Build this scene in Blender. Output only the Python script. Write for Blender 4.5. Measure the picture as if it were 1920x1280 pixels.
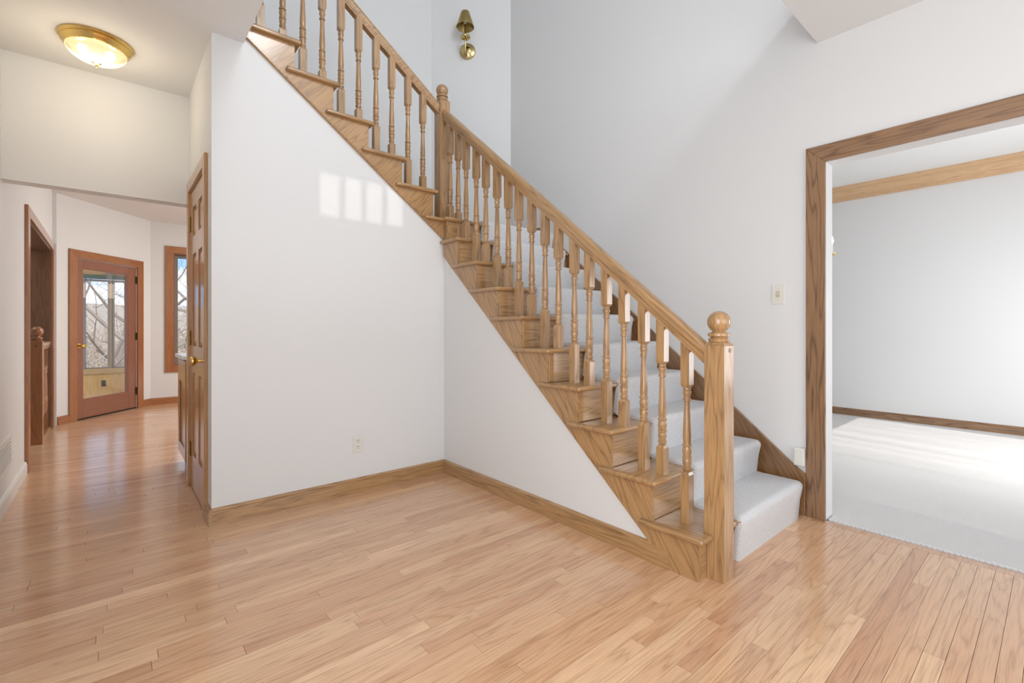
import bpy, bmesh, math, random
from mathutils import Vector, Matrix
random.seed(7)
S = bpy.context.scene
COL = S.collection
R = math.radians
for o in list(bpy.data.objects):
    bpy.data.objects.remove(o)

# ------------------------------------------------------------------ camera
cam = bpy.data.cameras.new('camera'); co = bpy.data.objects.new('camera', cam); COL.objects.link(co)
co.location = (0, 0, 1.105); co.rotation_euler = (R(90), 0, R(49.43 - 90))
cam.lens = 36 * 880.5 / 1920; cam.sensor_width = 36; cam.shift_y = -26.5 / 1920; cam.clip_start = .02
S.camera = co
# ------------------------------------------------------------------ colour management
S.view_settings.view_transform = 'Standard'; S.view_settings.look = 'None'
S.view_settings.gamma = 1; S.view_settings.use_curve_mapping = False
S.view_settings.exposure = 0.09
# ------------------------------------------------------------------ world: blue winter sky with clouds
w = bpy.data.worlds.new('sky'); S.world = w; w.use_nodes = True
nt = w.node_tree; nt.nodes.clear()
N = lambda t: nt.nodes.new(t)
tc = N('ShaderNodeTexCoord'); no = N('ShaderNodeTexNoise'); no.inputs['Scale'].default_value = 5; no.inputs['Detail'].default_value = 6
mp = N('ShaderNodeMapping'); mp.inputs['Scale'].default_value = (1, 1, 2.2)
rp = N('ShaderNodeValToRGB'); rp.color_ramp.elements[0].position = .47; rp.color_ramp.elements[0].color = (.28, .52, .92, 1)
rp.color_ramp.elements[1].position = .62; rp.color_ramp.elements[1].color = (.95, .97, 1, 1)
bg = N('ShaderNodeBackground'); bg.inputs['Strength'].default_value = 1.45; out = N('ShaderNodeOutputWorld')
L = nt.links.new
L(tc.outputs['Generated'], mp.inputs['Vector']); L(mp.outputs[0], no.inputs['Vector']); L(no.outputs['Fac'], rp.inputs[0]); L(rp.outputs[0], bg.inputs[0]); L(bg.outputs[0], out.inputs[0])

# ------------------------------------------------------------------ lights
def sun(d, e, col, ang):
    l = bpy.data.lights.new('sun', 'SUN'); l.energy = e; l.color = col; l.angle = R(ang)
    o = bpy.data.objects.new('sun', l); COL.objects.link(o); o.location = (0, -8, 8)
    o.rotation_euler = Vector(d).to_track_quat('-Z', 'Y').to_euler(); return o
def area(name, loc, d, sx, sy, e, col=(1, 1, 1)):
    l = bpy.data.lights.new(name, 'AREA'); l.shape = 'RECTANGLE'; l.size = sx; l.size_y = sy; l.energy = e; l.color = col
    o = bpy.data.objects.new(name, l); COL.objects.link(o); o.location = loc
    o.rotation_euler = Vector(d).to_track_quat('-Z', 'Z').to_euler() if abs(d[2]) < .9 else Vector(d).to_track_quat('-Z', 'Y').to_euler()
    return o
sun((.12, 1, -.62), 4.2, (1, .96, .9), .35)
area('upper_window_daylight', (1.45, -1.6, 5.2), (.5, 1, -.5), 1.6, .5, 64, (.90, .95, 1))
area('upper_wall_fill', (1.4, -1.55, 4.1), (0, 1, .25), 2.2, 1.0, 26, (.90, .95, 1))  # added fill lamp for the upstairs walls and the stringer sheen
area('entry_daylight', (1.5, -1.62, 1.35), (0, 1, 0), 2.4, 1.9, 30, (.88, .94, 1))
area('parlour_window_daylight', (5.5, -1.12, 1.1), (0, 1, .1), 1.5, 1.4, 46, (1, .985, .96))
area('left_fill', (-.44, .35, 1.35), (1, .15, 0), 2.2, 1.9, 66, (.90, .955, 1))  # added fill lamp lifting the stair walls and floor; no left room exists
area('kitchen_window_daylight', (3.1, 6.4, 1.5), (-1, 0, 0), 2.6, 1.6, 30, (1, .97, .93))
area('hall_floor_fill', (1.5, 6.3, 2.58), (-.25, 0, -1), 1.8, 2.2, 58, (1, .965, .92))  # added downward fill that brightens the hall floor more than the walls
area('stairwell_daylight', (-1.3, 6.3, 2.2), (.2, 0, -1), .8, 1.6, 8, (.9, .95, 1))
area('porch_fill', (-2.6, 9.0, 1.2), (.8, .6, -.1), 1.6, 1.6, 60, (1, .98, .95))  # added lamp that brightens the porch's pine boards

# ------------------------------------------------------------------ mesh helpers
class MB:
    def __init__(s): s.v = []; s.f = []
    def add(s, v, f):
        n = len(s.v); s.v += [tuple(p) for p in v]; s.f += [tuple(i + n for i in q) for q in f]; return s
    def box(s, x0, x1, y0, y1, z0, z1):
        return s.add([(x0,y0,z0),(x1,y0,z0),(x1,y1,z0),(x0,y1,z0),(x0,y0,z1),(x1,y0,z1),(x1,y1,z1),(x0,y1,z1)],
                     [(0,3,2,1),(4,5,6,7),(0,1,5,4),(1,2,6,5),(2,3,7,6),(3,0,4,7)])
    def prism(s, pts, axis, lo, hi):
        # pts: 2-D outline in the two other axes; extruded along axis
        def P(a, b, c): return {'x': (c, a, b), 'y': (a, c, b), 'z': (a, b, c)}[axis]
        n = len(pts); v = [P(a, b, lo) for a, b in pts] + [P(a, b, hi) for a, b in pts]
        return s.add(v, [tuple(range(n))[::-1], tuple(range(n, 2*n))] + [(i, (i+1) % n, n+(i+1) % n, n+i) for i in range(n)])
    def lathe(s, prof, c=(0,0,0), seg=16, M=None):
        v = []; f = []
        for r, z in prof:
            for k in range(seg):
                a = 2*math.pi*k/seg; p = Vector((r*math.cos(a), r*math.sin(a), z))
                if M: p = M @ p
                v.append(p + Vector(c))
        m = len(prof)
        for i in range(m-1):
            for k in range(seg): f.append((i*seg+k, i*seg+(k+1) % seg, (i+1)*seg+(k+1) % seg, (i+1)*seg+k))
        f.append(tuple(range(seg))[::-1]); f.append(tuple((m-1)*seg+k for k in range(seg)))
        return s.add(v, f)
    def tube(s, pts, rad, seg=8):
        pts = [Vector(p) for p in pts]; v = []; f = []; m = len(pts)
        if not hasattr(rad, '__len__'): rad = [rad]*m
        up = None
        for i, p in enumerate(pts):
            d = (pts[min(i+1, m-1)] - pts[max(i-1, 0)]).normalized()
            if up is None:
                up = d.orthogonal().normalized()
            up = (up - d*up.dot(d)).normalized(); q = d.cross(up)
            for k in range(seg):
                a = 2*math.pi*k/seg; v.append(p + (up*math.cos(a)+q*math.sin(a))*rad[i])
        for i in range(m-1):
            for k in range(seg): f.append((i*seg+k, i*seg+(k+1) % seg, (i+1)*seg+(k+1) % seg, (i+1)*seg+k))
        f.append(tuple(range(seg))[::-1]); f.append(tuple((m-1)*seg+k for k in range(seg)))
        return s.add(v, f)
    def frame(s, x0, x1, z0, z1, wd, y0, y1, bottom=True):
        # a picture frame in XZ: jambs and rails
        s.box(x0, x0+wd, y0, y1, z0, z1); s.box(x1-wd, x1, y0, y1, z0, z1); s.box(x0+wd, x1-wd, y0, y1, z1-wd, z1)
        if bottom: s.box(x0+wd, x1-wd, y0, y1, z0, z0+wd)
        return s
    def build(s, name, mat, parent=None, bevel=0, smooth=False, M=None, seg=1, auto=None):
        me = bpy.data.meshes.new(name); me.from_pydata(s.v, [], s.f)
        bm = bmesh.new(); bm.from_mesh(me)
        bmesh.ops.recalc_face_normals(bm, faces=bm.faces)
        if bevel:
            ed = [e for e in bm.edges if len(e.link_faces) == 2 and e.calc_face_angle(0) > .5]
            bmesh.ops.bevel(bm, geom=ed, offset=bevel, segments=seg, affect='EDGES', profile=.5, clamp_overlap=True)
        if M is not None: bmesh.ops.transform(bm, matrix=M, verts=bm.verts)
        if smooth:
            for fc in bm.faces: fc.smooth = True
            lim = auto or .7
            for e in bm.edges:
                if len(e.link_faces) == 2 and e.calc_face_angle(0) > lim: e.smooth = False
        bm.to_mesh(me); bm.free()
        me.materials.append(mat)
        o = bpy.data.objects.new(name, me); COL.objects.link(o)
        if parent: o.parent = parent
        return o
def tag(o, label=None, cat=None, group=None, kind=None):
    if label: o['label'] = label
    if cat: o['category'] = cat
    if group: o['group'] = group
    if kind: o['kind'] = kind
    return o
def thing(name, label, cat, loc=(0,0,0), rz=0, group=None):
    o = bpy.data.objects.new(name, None); COL.objects.link(o); o.location = loc; o.rotation_euler = (0,0,rz); o.empty_display_size = .1
    return tag(o, label, cat, group)
def struct(o): o['kind'] = 'structure'; return o
def setting(name, loc=(0,0,0), rz=0):
    o = bpy.data.objects.new(name, None); COL.objects.link(o); o.location = loc; o.rotation_euler = (0,0,rz); o['kind'] = 'structure'; return o
BOX = lambda *a: MB().box(*a)

# ------------------------------------------------------------------ materials
def newmat(name):
    m = bpy.data.materials.new(name); m.use_nodes = True; nt = m.node_tree; b = nt.nodes['Principled BSDF']; return m, nt, b
def simple(name, col, rough=.5, metal=0, noise=0, bump=0, bscale=200, spec=.5):
    m, nt, b = newmat(name); b.inputs['Roughness'].default_value = rough; b.inputs['Metallic'].default_value = metal
    b.inputs['Specular IOR Level'].default_value = spec
    tc = nt.nodes.new('ShaderNodeTexCoord'); n = nt.nodes.new('ShaderNodeTexNoise'); n.inputs['Scale'].default_value = bscale if bump else 3
    n.inputs['Detail'].default_value = 3
    nt.links.new(tc.outputs['Object'], n.inputs['Vector'])
    mx = nt.nodes.new('ShaderNodeMix'); mx.data_type = 'RGBA'
    mx.inputs[6].default_value = (*col, 1); k = 1-max(noise, .015); mx.inputs[7].default_value = (col[0]*k, col[1]*k, col[2]*k, 1)
    nt.links.new(n.outputs['Fac'], mx.inputs[0]); nt.links.new(mx.outputs[2], b.inputs['Base Color'])
    if bump:
        bp = nt.nodes.new('ShaderNodeBump'); bp.inputs['Strength'].default_value = bump; bp.inputs['Distance'].default_value = .002
        nt.links.new(n.outputs['Fac'], bp.inputs['Height']); nt.links.new(bp.outputs[0], b.inputs['Normal'])
    return m
def oak(name, light, dark, axis='x', rot=0, rough=.32, coat=.65, grain=1.0, plank=False, red=None, spread=.5, sc=1.0, ring=.55):
    """wood: long dark pore streaks plus wavy cathedral rings running along one axis"""
    m, nt, b = newmat(name); N = nt.nodes.new; L = nt.links.new
    tc = N('ShaderNodeTexCoord'); oi = N('ShaderNodeObjectInfo')
    ro = N('ShaderNodeMapping')
    if axis == 'z': ro.inputs['Rotation'].default_value = (0, R(90), 0)
    elif axis == 'y': ro.inputs['Rotation'].default_value = (0, 0, R(90))
    elif axis == 'yz': ro.inputs['Rotation'].default_value = (R(-rot), 0, 0)
    elif axis == 'xz': ro.inputs['Rotation'].default_value = (0, R(rot), 0)
    L(tc.outputs['Object'], ro.inputs['Vector'])
    src = ro.outputs[0]
    if axis == 'yz':
        r2 = N('ShaderNodeMapping'); r2.inputs['Rotation'].default_value = (0, 0, R(90)); L(src, r2.inputs['Vector']); src = r2.outputs[0]
    if plank:
        at = N('ShaderNodeAttribute'); at.attribute_name = 'rnd'; rnd = at.outputs['Fac']
    else: rnd = oi.outputs['Random']
    of = N('ShaderNodeMath'); of.operation = 'MULTIPLY'; of.inputs[1].default_value = 37.0; L(rnd, of.inputs[0])
    ad = N('ShaderNodeVectorMath'); ad.operation = 'ADD'; L(src, ad.inputs[0])
    cb = N('ShaderNodeCombineXYZ'); L(of.outputs[0], cb.inputs[0]); L(of.outputs[0], cb.inputs[1]); L(of.outputs[0], cb.inputs[2]); L(cb.outputs[0], ad.inputs[1])
    # rings
    m1 = N('ShaderNodeMapping'); m1.inputs['Scale'].default_value = (.9*sc, 11*sc, 11*sc); L(ad.outputs[0], m1.inputs['Vector'])
    n1 = N('ShaderNodeTexNoise'); n1.inputs['Scale'].default_value = 1; n1.inputs['Detail'].default_value = 2.5; n1.inputs['Roughness'].default_value = .45; L(m1.outputs[0], n1.inputs['Vector'])
    mu = N('ShaderNodeMath'); mu.operation = 'MULTIPLY'; mu.inputs[1].default_value = 22; L(n1.outputs['Fac'], mu.inputs[0])
    fr = N('ShaderNodeMath'); fr.operation = 'PINGPONG'; fr.inputs[1].default_value = 1.0; L(mu.outputs[0], fr.inputs[0])
    pw = N('ShaderNodeMath'); pw.operation = 'POWER'; pw.inputs[1].default_value = 3.2; L(fr.outputs[0], pw.inputs[0])
    # pores
    m2 = N('ShaderNodeMapping'); m2.inputs['Scale'].default_value = (9*sc, 260*sc, 260*sc); L(ad.outputs[0], m2.inputs['Vector'])
    n2 = N('ShaderNodeTexNoise'); n2.inputs['Scale'].default_value = 1; n2.inputs['Detail'].default_value = 3; L(m2.outputs[0], n2.inputs['Vector'])
    r2_ = N('ShaderNodeValToRGB'); r2_.color_ramp.elements[0].position = .42; r2_.color_ramp.elements[1].position = .68; L(n2.outputs['Fac'], r2_.inputs[0])
    # broad tone
    m3 = N('ShaderNodeMapping'); m3.inputs['Scale'].default_value = (.9, 5, 5); L(ad.outputs[0], m3.inputs['Vector'])
    n3 = N('ShaderNodeTexNoise'); n3.inputs['Scale'].default_value = 1; n3.inputs['Detail'].default_value = 2; L(m3.outputs[0], n3.inputs['Vector'])
    a1 = N('ShaderNodeMath'); a1.operation = 'MULTIPLY'; a1.inputs[1].default_value = ring*grain; L(pw.outputs[0], a1.inputs[0])
    a2 = N('ShaderNodeMath'); a2.operation = 'MULTIPLY_ADD'; a2.inputs[1].default_value = .4*grain; L(r2_.outputs[0], a2.inputs[0]); L(a1.outputs[0], a2.inputs[2])
    a3 = N('ShaderNodeMath'); a3.operation = 'MULTIPLY_ADD'; a3.inputs[1].default_value = .5*grain; L(n3.outputs['Fac'], a3.inputs[0]); L(a2.outputs[0], a3.inputs[2])
    a4 = N('ShaderNodeMath'); a4.operation = 'SUBTRACT'; a4.use_clamp = True; a4.inputs[1].default_value = .2*grain; L(a3.outputs[0], a4.inputs[0])
    base = N('ShaderNodeMix'); base.data_type = 'RGBA'
    if plank:
        cr = N('ShaderNodeValToRGB'); e = cr.color_ramp.elements
        e[0].position = 0; e[0].color = (*red, 1); e[1].position = 1; e[1].color = (light[0]*1.12, light[1]*1.16, light[2]*1.2, 1)
        k = e.new(.3); k.color = (*light, 1); k = e.new(.62); k.color = (light[0]*.93, light[1]*.86, light[2]*.82, 1); k = e.new(.85); k.color = (light[0]*1.02, light[1]*1.05, light[2]*1.04, 1)
        wn = N('ShaderNodeTexWhiteNoise'); wn.noise_dimensions = '1D'; L(of.outputs[0], wn.inputs['W']); L(wn.outputs['Value'], cr.inputs[0]); L(cr.outputs[0], base.inputs[6])
        dk = N('ShaderNodeMix'); dk.data_type = 'RGBA'; dk.blend_type = 'MULTIPLY'; dk.inputs[0].default_value = 1; L(cr.outputs[0], dk.inputs[6]); dk.inputs[7].default_value = (dark[0]/light[0], dark[1]/light[1], dark[2]/light[2], 1); L(dk.outputs[2], base.inputs[7])
    else:
        base.inputs[6].default_value = (*light, 1); base.inputs[7].default_value = (*dark, 1)
    L(a4.outputs[0], base.inputs[0]); L(base.outputs[2], b.inputs['Base Color'])
    b.inputs['Roughness'].default_value = rough
    b.inputs['Coat Weight'].default_value = coat; b.inputs['Coat Roughness'].default_value = .14; b.inputs['Coat IOR'].default_value = 1.6
    bp = N('ShaderNodeBump'); bp.inputs['Strength'].default_value = .06; bp.inputs['Distance'].default_value = .001; bp.invert = True
    L(a2.outputs[0], bp.inputs['Height']); L(bp.outputs[0], b.inputs['Normal'])
    return m
PAINT = simple('wall_paint', (.785, .785, .785), .55, bump=.05, bscale=350, spec=.3)
CEIL = simple('ceiling_paint', (.82, .815, .805), .8, bump=.35, bscale=160, spec=.2)
TRIMW = simple('white_trim_paint', (.80, .79, .76), .4)
OL, OD = (.50, .29, .125), (.215, .11, .043)
OAKX = oak('stained_oak_along_x', OL, OD, 'x'); OAKY = oak('stained_oak_along_y', OL, OD, 'y'); OAKZ = oak('stained_oak_upright', OL, OD, 'z')
OAKL = oak('stained_oak_lower_stringer', OL, OD, 'yz', 58, ring=.6); OAKU = oak('stained_oak_upper_stringer', OL, OD, 'xz', 48, ring=.5)
OAKRL = oak('stained_oak_lower_rail', OL, OD, 'yz', 40); OAKRU = oak('stained_oak_upper_rail', OL, OD, 'xz', 36)
OAKSK = oak('dark_oak_wall_skirt', (.30, .155, .065), (.13, .06, .024), 'yz', 60)
CASZ = oak('door_casing_oak_upright', (.33, .18, .085), (.12, .056, .024), 'z', ring=.75); CASY = oak('door_casing_oak_level', (.33, .18, .085), (.12, .056, .024), 'y', ring=.6)
CROWN = oak('light_crown_oak', (.74, .49, .28), (.50, .29, .14), 'y', ring=.3)
HALLZ = oak('hall_casing_upright', (.42, .17, .06), (.24, .085, .03), 'z', ring=.4); HALLX = oak('hall_casing_level', (.42, .17, .06), (.24, .085, .03), 'x', ring=.4); HALLY = oak('hall_casing_level_y', (.42, .2, .09), (.24, .1, .04), 'y', ring=.4)
REDZ = oak('reddish_door_wood_upright', (.30, .12, .068), (.19, .07, .038), 'z', ring=.25, rough=.4); REDX = oak('reddish_door_wood_level', (.30, .12, .068), (.19, .07, .038), 'x', ring=.25, rough=.4)
JAMBZ = oak('brown_jamb_panel', (.21, .10, .045), (.10, .045, .02), 'z', ring=.5)
CLOS = oak('honey_closet_wood', (.54, .28, .10), (.30, .13, .04), 'z', ring=.35, rough=.28); CLOSY = oak('honey_closet_wood_level', (.54, .28, .10), (.30, .13, .04), 'y', ring=.35, rough=.28)
PINE = oak('knotty_pine', (.62, .38, .13), (.42, .22, .07), 'z', ring=.5, rough=.5); PINEX = oak('pine_level', (.5, .33, .14), (.34, .2, .08), 'x', ring=.3, rough=.5)
FLOOR = oak('red_oak_strip_floor', (.79, .50, .30), (.46, .245, .125), 'x', plank=True, red=(.64, .35, .195), rough=.3, coat=.7, ring=.5, grain=.9)
GAP = simple('dark_floor_base', (.12, .06, .03), .7)  # dark wood base seen in the plank joints
CARPET = simple('pale_grey_carpet', (.86, .86, .875), .95, noise=.42, bump=1.0, bscale=170, spec=.1)
BRASS = simple('polished_brass', (.78, .56, .20), .18, 1); SBRASS = simple('sconce_brass', (.56, .43, .20), .2, 1); BRASSD = simple('aged_brass', (.42, .32, .13), .3, 1)
PLATE = simple('ivory_plastic', (.78, .77, .71), .35); SLOT = simple('dark_slot', (.04, .04, .04), .5); TOG = simple('tan_toggle', (.62, .50, .33), .4)
WHITEP = simple('white_plastic', (.80, .79, .76), .35); DARKM = simple('dark_bronze', (.05, .04, .035), .4, .6)
COUNTER = simple('white_counter', (.84, .84, .84), .2)
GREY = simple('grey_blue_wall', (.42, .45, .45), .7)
BARK = simple('tree_bark', (.33, .265, .205), .9, noise=.4); BRUSH = simple('winter_brush', (.60, .475, .36), .95, noise=.6)
SIDE = simple('tan_siding', (.42, .33, .22), .7); TAUPE = simple('taupe_window_frame', (.22, .19, .165), .5); GREENB = simple('green_beam', (.07, .13, .10), .6)
mg, ntg, bb = newmat('clear_glass')
ntg.nodes.remove(bb); tr = ntg.nodes.new('ShaderNodeBsdfTransparent'); gl = ntg.nodes.new('ShaderNodeBsdfGlossy'); gl.inputs['Roughness'].default_value = .02
fr = ntg.nodes.new('ShaderNodeFresnel'); fr.inputs[0].default_value = 1.25; mx = ntg.nodes.new('ShaderNodeMixShader')
ntg.links.new(fr.outputs[0], mx.inputs[0]); ntg.links.new(tr.outputs[0], mx.inputs[1]); ntg.links.new(gl.outputs[0], mx.inputs[2]); ntg.links.new(mx.outputs[0], ntg.nodes['Material Output'].inputs[0])
GLASS = mg
# woven broadloom carpet of the next room: diagonal cords
CORD, ntc, bc = newmat('corded_carpet')
tcc = ntc.nodes.new('ShaderNodeTexCoord'); mpc = ntc.nodes.new('ShaderNodeMapping'); mpc.inputs['Rotation'].default_value = (0, 0, R(35)); mpc.inputs['Scale'].default_value = (1, 1, 1)
wv = ntc.nodes.new('ShaderNodeTexWave'); wv.inputs['Scale'].default_value = 26; wv.inputs['Distortion'].default_value = 1.2; wv.inputs['Detail'].default_value = 2; wv.inputs['Detail Scale'].default_value = 12
ns = ntc.nodes.new('ShaderNodeTexNoise'); ns.inputs['Scale'].default_value = 260
mm = ntc.nodes.new('ShaderNodeMath'); mm.operation = 'ADD'; cr = ntc.nodes.new('ShaderNodeValToRGB'); cr.color_ramp.elements[0].position = .35; cr.color_ramp.elements[0].color = (.60, .595, .59, 1); cr.color_ramp.elements[1].position = 1.3 if False else 1.0; cr.color_ramp.elements[1].color = (.80, .79, .785, 1)
bpn = ntc.nodes.new('ShaderNodeBump'); bpn.inputs['Strength'].default_value = .5; bpn.inputs['Distance'].default_value = .004
lk = ntc.links.new; lk(tcc.outputs['Object'], mpc.inputs[0]); lk(mpc.outputs[0], wv.inputs[0]); lk(tcc.outputs['Object'], ns.inputs[0]); lk(wv.outputs['Fac'], mm.inputs[0]); lk(ns.outputs['Fac'], mm.inputs[1]); lk(mm.outputs[0], cr.inputs[0]); lk(cr.outputs[0], bc.inputs['Base Color']); lk(mm.outputs[0], bpn.inputs['Height']); lk(bpn.outputs[0], bc.inputs['Normal'])
bc.inputs['Roughness'].default_value = .95; bc.inputs['Specular IOR Level'].default_value = .1

# ================================================================== SHELL
XB = 1.948      # face of the wall under the lower flight
YA = 3.077      # face of the wall under the upper flight
XC = 3.112      # face of the wall the lower flight climbs along
XH = .430       # hall side of the under-stair wall
XL = -.490      # left hall wall
YH = 4.07       # header over the hall
CZ = 2.75       # ceiling
# wall under the upper flight (outline follows the stringer)
str_u = lambda x: 1.775 + .752 * (1.935 - x)
struct(MB().prism([(XH, 0), (1.99, 0), (1.99, str_u(1.99)+.02), (.585, CZ+.06), (XH, CZ+.06)], 'y', YA, YA+.11).build('wall_under_upper_flight', PAINT))
str_l = lambda y: .862 * (y - 1.157)
struct(MB().prism([(1.2, 0), (YA+.02, 0), (YA+.02, str_l(YA)+.03), (1.2, str_l(1.2)+.03)], 'x', XB, XB+.10).build('wall_under_lower_flight', PAINT))
# closet / hall wall with a door opening
w_ = MB(); w_.box(XH, XH+.11, YA+.11, 3.285, 0, 3.07); w_.box(XH, XH+.11, 3.955, 4.20, 0, 3.07); w_.box(XH, XH+.11, 3.285, 3.955, 2.05, 3.07)
struct(w_.build('wall_hall_right', PAINT))
# header across the hall
struct(BOX(XL-.12, XH, YH, YH+.115, 1.985, CZ+.05).build('wall_hall_header', PAINT))
# left wall with opening to the lower stairs
w_ = MB(); w_.box(XL-.12, XL, -1.8, 5.20, 0, 3.07); w_.box(XL-.12, XL, 7.20, 7.45, 0, 2.66); w_.box(XL-.12, XL, 5.20, 7.20, 1.955, 2.66); w_.box(XL-.12, -.455, 7.32, 7.40, 0, 2.66)
struct(w_.build('wall_left', PAINT))
# angled end wall with the glass door, then the back wall with a window
ang = R(49.95); PA = Vector((-.453, 7.368, 0))
MA = Matrix.Translation(PA) @ Matrix.Rotation(ang, 4, 'Z')       # local x runs along the angled wall, +y is outdoors
w_ = MB(); w_.box(-.06, .235, 0, .14, 0, 2.66); w_.box(1.135, 1.45, 0, .14, 0, 2.66); w_.box(.235, 1.135, 0, .14, 1.93, 2.66)
struct(w_.build('wall_angled', PAINT, M=MA))
w_ = MB(); w_.box(.40, .705, 8.428, 8.57, 0, 2.66); w_.box(1.52, 3.3, 8.428, 8.57, 0, 2.66); w_.box(.705, 1.52, 8.428, 8.57, 0, .54); w_.box(.705, 1.52, 8.428, 8.57, 2.19, 2.66)
struct(w_.build('wall_back', PAINT))
struct(BOX(3.15, 3.27, 4.3, 8.57, 0, 2.66).build('wall_kitchen_right', PAINT))
# wall along the stairs with the wide cased opening to the next room
OY0, OY1, OZ = -.80, .872, 2.05
w_ = MB(); w_.box(XC, XC+.11, OY1, 3.66, 0, 5.7); w_.box(XC, XC+.11, -1.8, OY0, 0, 5.7); w_.box(XC, XC+.11, OY0, OY1, OZ, 5.7)
struct(w_.build('wall_right', PAINT))
c0, c1 = (XC, 3.655), (XC-.582, 3.655+.582)
struct(MB().prism([c0, (XC+.11, 3.655), (c1[0]+.05, c1[1]+.11), c1], 'z', 0, 5.7).build('wall_landing_corner', PAINT))
struct(MB().prism([(.47, 1.3), (c1[0]+.03, 1.3), (c1[0]+.03, 5.7), (-.6, 5.7), (-.6, 3.09), (.47, 3.09)], 'y', c1[1], c1[1]+.11).build('wall_landing_back', PAINT))
FY = -1.72
w_ = MB(); wx = [.43+.148*i for i in range(5)]
w_.box(XL-.12, wx[0], FY-.12, FY, 0, 5.7); w_.box(wx[4], XC+.11, FY-.12, FY, 0, 5.7); w_.box(wx[0], wx[4], FY-.12, FY, 0, 4.80); w_.box(wx[0], wx[4], FY-.12, FY, 5.14, 5.7)
for i in range(1, 4): w_.box(wx[i]-.018, wx[i]+.018, FY-.10, FY-.06, 4.80, 5.14)  # unseen bars, spaced to split the sun patch into four panes
struct(w_.build('wall_front', PAINT))
def dimming_glass(name, t):
    m, nt, b = newmat(name); nt.nodes.remove(b); q = nt.nodes.new('ShaderNodeBsdfTransparent'); q.inputs[0].default_value = (t, t, t, 1)
    nt.links.new(q.outputs[0], nt.nodes['Material Output'].inputs[0]); return m
struct(BOX(wx[0], wx[4], FY-.082, FY-.078, 4.80, 5.14).build('pane_pattern_window', dimming_glass('sun_dimming_glass', .42)))  # unseen window made up to cast the pane pattern; tint dims the sun
struct(BOX(XL-.12, XL, FY-.1, 4.3, 3.07, 5.7).build('wall_upper_left', PAINT))
# ceilings
struct(MB().prism([(XL-.1, FY), (XC, FY), (XC, .915), (.588, .915), (.588, YA+.05), (XH+.05, YA+.05), (XH+.05, YH+.05), (XL-.1, YH+.05)], 'z', CZ, 3.09).build('ceiling', CEIL))
struct(BOX(XL-.1, XC+.1, -1.84, 4.34, 5.7, 5.8).build('ceiling_stairwell', CEIL))
struct(MB().prism([(XL-.3, YH+.05), (.47, YH+.05), (.47, 4.35), (3.3, 4.35), (3.3, 8.6), (XL-.3, 8.6)], 'z', 2.62, 2.70).build('ceiling_kitchen', CEIL))
# next room
struct(BOX(7.03, 7.15, -1.2, 4.2, 0, 3.0).build('wall_parlour_far', PAINT))
struct(BOX(XC+.11, 7.1, 4.1, 4.2, 0, 3.0).build('wall_parlour_back', PAINT))
w_ = MB(); w_.box(XC+.11, 3.4, -1.3, -1.15, 0, 3); w_.box(6.6, 7.1, -1.3, -1.15, 0, 3); w_.box(3.4, 6.6, -1.3, -1.15, 0, .3); w_.box(3.4, 6.6, -1.3, -1.15, 1.8, 3)
struct(w_.build('wall_parlour_front', PAINT))
SUN_FADE, nts, bs = newmat('sun_fade_filter'); nts.nodes.remove(bs)  # unseen filter added to fade and streak the sunlight on the carpet
ts = nts.nodes.new('ShaderNodeTexCoord'); sx = nts.nodes.new('ShaderNodeSeparateXYZ'); mr = nts.nodes.new('ShaderNodeMapRange'); mr.interpolation_type = 'SMOOTHSTEP'
mr.inputs[1].default_value = 3.45; mr.inputs[2].default_value = 5.3; mr.inputs[3].default_value = .08; mr.inputs[4].default_value = .56
wn_ = nts.nodes.new('ShaderNodeTexNoise'); wn_.noise_dimensions = '1D'; wn_.inputs['Scale'].default_value = 5; wn_.inputs['Detail'].default_value = 2
m1_ = nts.nodes.new('ShaderNodeMath'); m1_.operation = 'ADD'; m1_.inputs[1].default_value = .5; m2_ = nts.nodes.new('ShaderNodeMath'); m2_.operation = 'MULTIPLY'
tb = nts.nodes.new('ShaderNodeBsdfTransparent'); lks = nts.links.new
lks(ts.outputs['Object'], sx.inputs[0]); lks(sx.outputs[0], mr.inputs[0]); lks(sx.outputs[0], wn_.inputs['W']); lks(wn_.outputs['Fac'], m1_.inputs[0]); lks(m1_.outputs[0], m2_.inputs[0]); lks(mr.outputs[0], m2_.inputs[1]); lks(m2_.outputs[0], tb.inputs[0]); lks(tb.outputs[0], nts.nodes['Material Output'].inputs[0])
struct(MB().add([(3.4, -1.235, .3), (6.6, -1.235, .3), (6.6, -1.235, 1.8), (3.4, -1.235, 1.8)], [(0, 1, 2, 3)]).build('window_sun_filter', SUN_FADE))  # added light filter filling the unseen front window
struct(BOX(XC+.11, 7.1, -1.15, 4.2, 2.86, 2.96).build('ceiling_parlour', CEIL))
cp = MB().prism([(XC+.013, OY0+.005), (XC+.112, OY0+.005), (XC+.112, -1.14), (7.028, -1.14), (7.028, 4.098), (XC+.112, 4.098), (XC+.112, OY1-.005), (XC+.013, OY1-.005)], 'z', -.02, .008)
tag(cp.build('carpet', CORD, bevel=.003), 'pale corded wall-to-wall carpet in the room through the wide doorway', 'carpet')

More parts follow.
